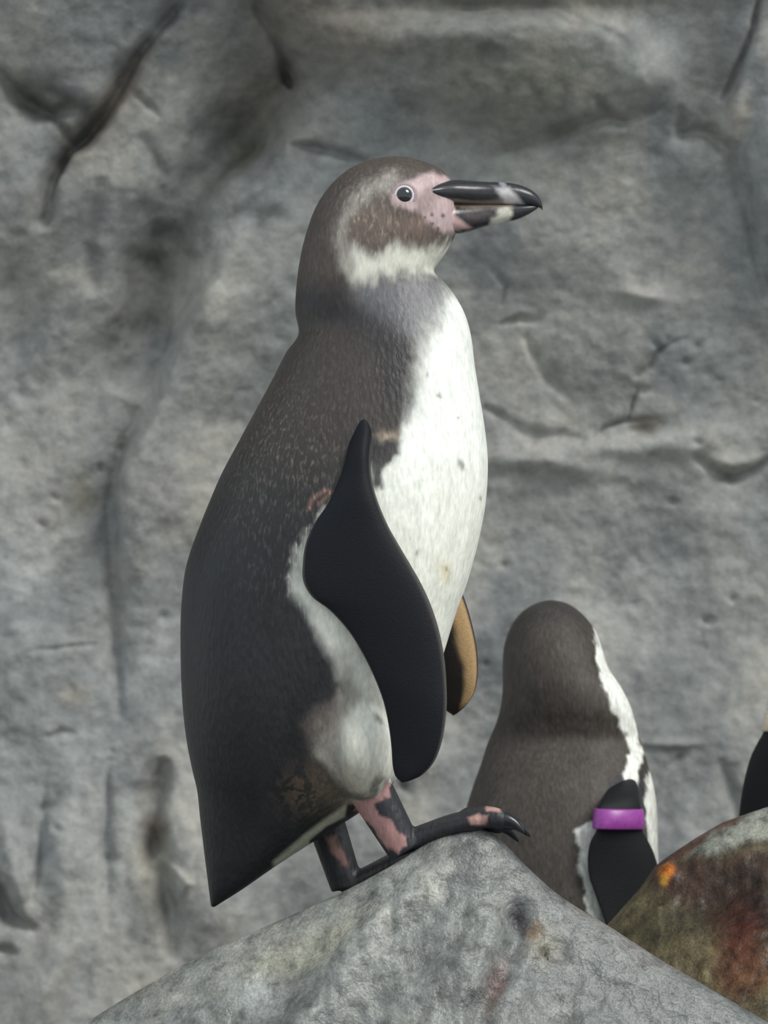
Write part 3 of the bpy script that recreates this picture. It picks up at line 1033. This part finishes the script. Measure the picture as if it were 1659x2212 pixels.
up = beak_mesh([(930, 405, 430, .0345), (938, 399, 438, .0335), (955, 393, 441, .0300), (985, 389, 442, .0220), (1020, 391, 443, .0165), (1055, 393, 444, .0132), (1090, 394, 444, .012),
                (1120, 399, 444, .0102), (1145, 409, 445, .0078), (1160, 421, 447, .0052), (1169, 434, 451, .003), (1172, 444, 455, .0012)])
lo = beak_mesh([(915, 450, 490, .024), (955, 441, 502, .0225), (985, 440, 505, .0175), (1015, 440, 500, .0142), (1050, 440, 489, .0112), (1085, 440, 481, .0096),
                (1115, 440, 475, .008), (1140, 441, 464, .0058), (1156, 443, 454, .003), (1162, 446, 449, .001)])


def beak_col(v, lower):
    m = v.copy()
    m[:, 1] = -np.abs(m[:, 1])
    x, y = project(m)
    n = fbm(m, 120, 3, 151)
    x, y = x + 8 * n, y + 6 * n
    c = np.tile(np.array([0.022, 0.023, 0.027]), (len(v), 1))
    if not lower:
        c = blend(c, 0.85 * sstep(poly_sd(x, y, [(960, 428), (1000, 432), (1060, 434), (1100, 426), (1120, 430), (1110, 448), (950, 448)]), 5), (0.24, 0.20, 0.17))
        c = blend(c, 0.9 * sstep(poly_sd(x, y, [(1068, 404), (1098, 404), (1116, 425), (1130, 440), (1095, 446), (1082, 425)]), 7), (0.55, 0.52, 0.53))
        c = blend(c, 0.6 * sstep(poly_sd(x, y, [(1078, 385), (1092, 385), (1090, 408), (1078, 408)]), 4), (0.40, 0.42, 0.46))
        c = blend(c, sstep(poly_sd(x, y, [(900, 380), (925, 380), (930, 402), (932, 426), (962, 432), (960, 460), (900, 460)]), 5), (0.42, 0.31, 0.31))
    else:
        c = blend(c, 0.9 * sstep(poly_sd(x, y, [(1062, 470), (1078, 448), (1102, 446), (1108, 466), (1095, 482), (1060, 486)]), 6), (0.60, 0.58, 0.50))
        c = blend(c, 0.7 * sstep(poly_sd(x, y, [(960, 436), (1110, 436), (1105, 450), (1000, 452)]), 5), (0.26, 0.21, 0.17))
        c = blend(c, 0.6 * sstep(poly_sd(x, y, [(1000, 455), (1060, 456), (1065, 474), (1010, 478)]), 8), (0.10, 0.075, 0.08))
        c = blend(c, sstep(poly_sd(x, y, [(900, 430), (965, 436), (985, 452), (986, 468), (1016, 490), (1010, 495), (960, 500), (900, 500)]), 5), (0.52, 0.36, 0.35))
        c = blend(c, 0.7 * sstep(poly_sd(x, y, [(948, 425), (972, 432), (990, 446), (980, 455), (950, 445)]), 5), (0.55, 0.44, 0.30))
    return c


add_obj('upper_beak', *up, M_BEAK, peng, beak_col(up[0], False))
add_obj('lower_beak', *lo, M_BEAK, peng, beak_col(lo[0], True))

# flippers
FL = np.array([(748, 905, 800, 905), (755, 940, 806, 940), (750, 978, 800, 984), (735, 1030, 803, 1032), (710, 1085, 815, 1080), (680, 1130, 838, 1135), (661, 1172, 862, 1178), (654, 1215, 888, 1222),
               (655, 1255, 912, 1265), (674, 1289, 932, 1310), (712, 1318, 948, 1360), (752, 1362, 959, 1415), (782, 1410, 964, 1470), (808, 1462, 965, 1525), (828, 1515, 960, 1575),
               (839, 1565, 950, 1618), (845, 1610, 935, 1650), (848, 1652, 912, 1674), (854, 1676, 892, 1684), (866, 1687, 876, 1688)], float)


def flipper(fl, yt, yl, th):
    """fl: trailing/leading pixels, yt/yl depth at the two edges, th half thickness along the blade"""
    n = len(fl)
    t = np.linspace(0, 1, n)
    s = spline(np.concatenate([fl, np.interp(t, *yt)[:, None], np.interp(t, *yl)[:, None], np.interp(t, *th)[:, None]], 1), 90)
    A, B = P(s[:, 0], s[:, 1], s[:, 4]), P(s[:, 2], s[:, 3], s[:, 5])
    L = np.gradient((A + B) / 2, axis=0)
    N = np.cross(B - A, L)
    N /= np.linalg.norm(N, axis=1)[:, None]
    m = 56
    ang = np.linspace(0, 2 * np.pi, m, endpoint=False)
    ce, se = np.cos(ang), np.sin(ang)
    prof = se * (1 + 0.45 * ce)                      # thicker leading edge, thin trailing edge
    rings = ((A + B) / 2)[:, None] + ((B - A) / 2)[:, None] * ce[None, :, None] + N[:, None] * (s[:, 6][:, None] * prof[None])[..., None]
    chord = np.repeat(((ce + 1) / 2)[None], len(A), 0).ravel()
    along = np.repeat(np.linspace(0, 1, len(A))[:, None], m, 1).ravel()
    return ring_mesh(rings), chord, along


fm, ch, al = flipper(FL, ([0, .1, .2, .4, .7, 1], [-.066, -.095, -.104, -.109, -.116, -.112]), ([0, .1, .2, .4, .7, 1], [-.070, -.098, -.109, -.116, -.122, -.114]), ([0, .1, .4, .8, 1], [.012, .010, .008, .006, .003]))
fc = np.tile(np.array([0.0062, 0.0076, 0.0112]), (len(fm[0]), 1))
fc = blend(fc, 0.75 * sstep(ch - 0.975, 0.02) * sstep(al - 0.05, .05), (0.10, 0.09, 0.085))  # pale line: catch-light on the leading edge, painted in
fc = blend(fc, 0.6 * sstep(0.012 - ch, 0.012) * sstep(al - 0.3, .1), (0.16, 0.15, 0.14))
add_obj('flipper', *fm, M_FLIPPER, peng, fc)
piv = np.array([790.0, 930.0])


def turn(q, deg, sc):
    a = math.radians(deg)
    r = (q - piv) * sc
    return np.stack([r[:, 0] * math.cos(a) + r[:, 1] * math.sin(a), -r[:, 0] * math.sin(a) + r[:, 1] * math.cos(a)], -1) + piv


FF = np.concatenate([turn(FL[:, :2], 11, 0.836), turn(FL[:, 2:], 11, 0.836)], 1)
fm, ch, al = flipper(FF, ([0, .15, .4, 1], [.068, .095, .135, .20]), ([0, .15, .4, 1], [.080, .105, .14, .20]), ([0, .1, .4, .8, 1], [.012, .010, .008, .006, .003]))
fc = np.tile(np.array([0.03, 0.026, 0.024]), (len(fm[0]), 1))
n = fbm(fm[0], 60, 3, 161)
fc = blend(fc, sstep(ch + 0.05 * n - 0.72, 0.06) * sstep(0.975 - ch, 0.012) * sstep(0.93 - al, 0.03), (0.50, 0.33, 0.17))
add_obj('flipper', *fm, M_FLIPPER, peng, fc)['label'] = 'far flipper with a tan underside edge'


def claw(tip, direction, size=0.014):
    d = direction / np.linalg.norm(direction)
    s = np.linspace(0, 1, 10)
    path = tip[None] - d * 0.003 + d[None] * (s * size * 1.6)[:, None]
    path[:, 2] += 0.0025 * np.sin(np.pi * s) - 0.0045 * s ** 2
    return ring_mesh(tube(path, 0.0072 * (1 - s) ** 0.6 + 0.0004, 14))


for tp, dr in tips_n + tips_f:
    add_obj('claw', *claw(tp, dr), M_CLAW, peng)

# ------------------------------------------------------------------ the two penguins behind
D2 = 0.50


def back_penguin(name, label, shift, mirror, band_mat, band_label):
    """penguin seen from behind; built around depth D2, then moved by shift and mirrored if asked"""
    def fin(v):
        v = v.copy()
        if mirror:
            v[:, 0] = 2 * mirror_x - v[:, 0]
        return v + np.asarray(shift)

    def ff(f):
        return [q[::-1] for q in f] if mirror else f
    mirror_x = P(1383, 1745, D2)[0]
    g = 0.306
    base = fin(np.array([[P(1210, 2000, D2)[0], D2 + 0.0, g]]))[0]
    root = empty(name, [float(t) for t in base], label, 'penguin')
    rows = [  # y, left, right, back depth, front depth (relative to D2)
        (1297, 1186, 1196, 0.018, 0.024), (1303, 1163, 1224, 0.003, 0.042), (1316, 1138, 1247, -0.012, 0.056), (1337, 1116, 1269, -0.024, 0.066), (1365, 1100, 1289, -0.033, 0.073),
        (1402, 1089, 1302, -0.041, 0.075), (1445, 1086, 1316, -0.046, 0.070), (1485, 1086, 1342, -0.048, 0.060), (1525, 1082, 1362, -0.046, 0.055), (1560, 1073, 1373, -0.040, 0.056),
        (1590, 1061, 1381, -0.036, 0.060), (1615, 1051, 1391, -0.040, 0.066), (1650, 1040, 1400, -0.052, 0.073), (1700, 1022, 1413, -0.066, 0.083), (1760, 1004, 1420, -0.078, 0.092),
        (1850, 984, 1422, -0.090, 0.100), (1950, 970, 1428, -0.097, 0.105), (2100, 962, 1428, -0.098, 0.104), (2250, 980, 1408, -0.092, 0.092), (2380, 1020, 1370, -0.080, 0.070), (2480, 1080, 1310, -0.07, 0.035), (2530, 1150, 1240, -0.05, 0.0)]
    r = np.array(rows, float)
    s = spline(np.stack([r[:, 1], r[:, 0], r[:, 2], r[:, 0], r[:, 3], r[:, 4]], 1), 150)
    yc = D2 + (s[:, 4] + s[:, 5]) / 2
    A, B = P(s[:, 0], s[:, 1], D2 + 0 * yc), P(s[:, 2], s[:, 3], D2 + 0 * yc)
    A[:, 1] = yc
    B[:, 1] = yc
    W = np.zeros_like(A)
    W[:, 1] = (s[:, 5] - s[:, 4]) / 2
    parts = [ring_mesh(loft_pairs(A, B, W, 96, 2.15))]
    # short tail and legs, down to the ground
    tz = np.linspace(0, 1, 12)
    tp = P(1200, 2440, D2)
    parts.append(ring_mesh(tube(np.stack([tp[0] + 0 * tz, D2 - 0.05 - 0.08 * tz, tp[2] - (tp[2] - g - 0.012) * tz], -1), 0.045 * (1 - tz) + 0.008, 20)))
    for sx in (-0.045, 0.045):
        cx = P(1200, 2440, D2)[0] + sx
        parts.append(ring_mesh(tube([(cx, D2, tp[2] + 0.03), (cx, D2, tp[2] - 0.01), (cx, D2 + 0.004, g + 0.012)], [0.02, 0.016, 0.013], 16, flat_axis=(1, 0, 0))))
        fy = np.linspace(0, 1, 8)
        Af = np.stack([cx - 0.012 - 0.02 * fy, D2 - 0.012 + 0.085 * fy, g + 0.007 + 0 * fy], -1)
        Bf = Af.copy()
        Bf[:, 0] = cx + 0.012 + 0.02 * fy
        Wf = np.zeros_like(Af)
        Wf[:, 2] = 0.008
        parts.append(ring_mesh(loft_pairs(Af, Bf, Wf, 16, 2.4)))
    v, f = remeshed(*merge(*parts), 0.0024, 5)
    qx, qy = project(v)
    n1, n2 = fbm(v, 60, 3, 171), fbm(v, 150, 3, 173)
    ux, uy = qx + 10 * n1 + 6 * n2, qy + 10 * fbm(v + 2, 60, 3, 175)
    c = np.tile(np.array([0.058, 0.049, 0.043]), (len(v), 1)) * (1 + 0.3 * fbm(v, 30, 4, 177))[:, None]
    c = blend(c, 0.55 * sstep(1345 - uy, 25), (0.035, 0.035, 0.038))
    frontm = v[:, 1] > D2 + 0.03
    wht = (0.80, 0.81, 0.76)
    stripe = poly_sd(ux, uy, [(1284, 1345), (1300, 1365), (1318, 1440), (1345, 1480), (1368, 1535), (1382, 1590), (1390, 1625), (1378, 1665), (1374, 1715), (1366, 1722), (1356, 1690),
                              (1350, 1650), (1360, 1620), (1342, 1570), (1326, 1530), (1312, 1490), (1296, 1465), (1290, 1400), (1282, 1370)])
    near = v[:, 1] < D2 + 0.03
    c = blend(c, sstep(stripe, 4) * near, wht)
    edge = poly_sd(ux, uy, [(1402, 1655), (1440, 1650), (1450, 2400), (1330, 2400), (1330, 1990), (1390, 1960), (1398, 1800), (1392, 1720)])
    c = blend(c, sstep(edge, 4), wht)
    fl = poly_sd(ux, uy, [(1236, 1802), (1262, 1778), (1300, 1768), (1360, 1800), (1420, 2000), (1420, 2300), (1330, 2050), (1284, 2000), (1262, 1950), (1254, 1890), (1252, 1835)])
    c = blend(c, sstep(fl, 4) * near, wht)
    c = blend(c, sstep(poly_sd(ux, uy, [(1316, 1690), (1350, 1670), (1362, 1725), (1392, 1660), (1392, 1750), (1300, 1750)]), 5) * near, (0.035, 0.035, 0.04))
    belly = sstep(v[:, 1] - (D2 + 0.045), 0.006) * sstep(uy - 1640, 20)
    c = blend(c, belly, wht)
    low = (v[:, 2] < g + 0.035)
    c[low & (v[:, 1] > D2 - 0.03)] = (0.025, 0.024, 0.028)
    add_obj('body', fin(v), ff(f), M_FEATHER2, root, np.concatenate([c, np.full((len(c), 1), 0.25)], 1))
    # flippers
    fl = np.array([(1322, 1690, 1372, 1690), (1306, 1718, 1378, 1718), (1294, 1745, 1381, 1745), (1290, 1790, 1384, 1790), (1276, 1818, 1396, 1812), (1270, 1850, 1412, 1845), (1272, 1890, 1424, 1888), (1286, 1932, 1432, 1932),
                   (1302, 1975, 1437, 1982), (1322, 2035, 1438, 2042), (1346, 2110, 1434, 2122), (1380, 2180, 1418, 2190)], float)
    yt = ([0, .15, .3, 1], [D2 - .030, D2 - .098, D2 - .106, D2 - .095])
    yl = ([0, .15, .3, 1], [D2 - .005, D2 - .072, D2 - .068, D2 - .055])
    th = ([0, .2, .5, 1], [.011, .009, .008, .003])
    if mirror:      # this one holds its flipper out from the flank
        for q in (0, 2):
            fl[:, q] += 62 * np.clip((fl[:, q + 1] - 1665) / 90, 0, 1)
    fm, ch, al = flipper(fl, yt, yl, th)
    fc = np.tile(np.array([0.011, 0.0125, 0.014]), (len(fm[0]), 1))
    fo = add_obj('flipper', fin(fm[0]), ff(fm[1]), M_FLIPPER, root, fc)
    # the other flipper, folded forward against the far flank
    mid = P(1210, 1745, D2)[0]
    w = fm[0].copy()
    ang = math.radians(-68)
    w[:, 0] = 2 * mid - w[:, 0]
    cx, cy = w[:, 0].mean(), w[:, 1].mean()
    dx, dy = w[:, 0] - cx, w[:, 1] - cy
    w[:, 0] = cx + dx * math.cos(ang) - dy * math.sin(ang) + 0.012
    w[:, 1] = D2 + 0.055 + dx * math.sin(ang) + dy * math.cos(ang)
    add_obj('flipper', fin(w), ff([q[::-1] for q in fm[1]]), M_FLIPPER, root, fc)
    # identification band around the flipper
    t = np.array([1747, 1750, 1770, 1788, 1791], float)
    k = np.array([0, 1, 1, 1, 0.])
    xa, xb = np.interp(t, fl[:, 1], fl[:, 0]) - 4 - 2 * k, np.interp(t, fl[:, 3], fl[:, 2]) + 2 + 2 * k
    tt = np.interp(t, fl[:, 1], np.linspace(0, 1, len(fl)))
    A, B = P(xa, t, np.interp(tt, *yt)), P(xb, t, np.interp(tt, *yl))
    A[:, 0] -= 0; N = np.cross(B - A, (0, 0, -1.0)); N /= np.linalg.norm(N, axis=1)[:, None]
    W = -N * (0.0138 + 0.0015 * k)[:, None]
    bm = ring_mesh(loft_pairs(A, B, W, 48, 2.2))
    bo = add_obj('flipper_band', fin(bm[0]), ff(bm[1]), band_mat, root)
    bo['label'] = band_label
    # beak and eyes, turned away from the viewer
    hc = np.array([P(1196, 1420, D2)[0], D2 + 0.066, P(1196, 1425, D2)[2]])
    b0 = P(940, 440, 0.0)
    for nm, (bvv, bff), lower in (('upper_beak', up, False), ('lower_beak', lo, True)):
        q = bvv - b0
        q = np.stack([-q[:, 1], q[:, 0], q[:, 2]], -1) + hc
        add_obj(nm, fin(q), ff(bff), M_BEAK, root, beak_col(bvv, lower))
    for sgn in (-1, 1):
        a = ellipsoid(hc + np.array([sgn * 0.036, -0.020, 0.018]), (0.007, 0.008, 0.008), None, 12, 16)
        add_obj('eye', fin(a[0]), ff(a[1]), M_EYE, root)
    return root


back_penguin('penguin', 'brown-backed penguin seen from behind with a purple flipper band', (0, 0, 0), False, M_PURPLE, 'purple plastic flipper band')
t3 = P(1645 + 48, 1537, D2) - P(1383, 1745, D2)
back_penguin('penguin', 'dark penguin with a cream flipper band, beside the rust-stained boulder', t3, True, M_CREAM, 'cream plastic flipper band')

for o in bpy.data.objects:
    if '_o' in o:
        del o['_o']
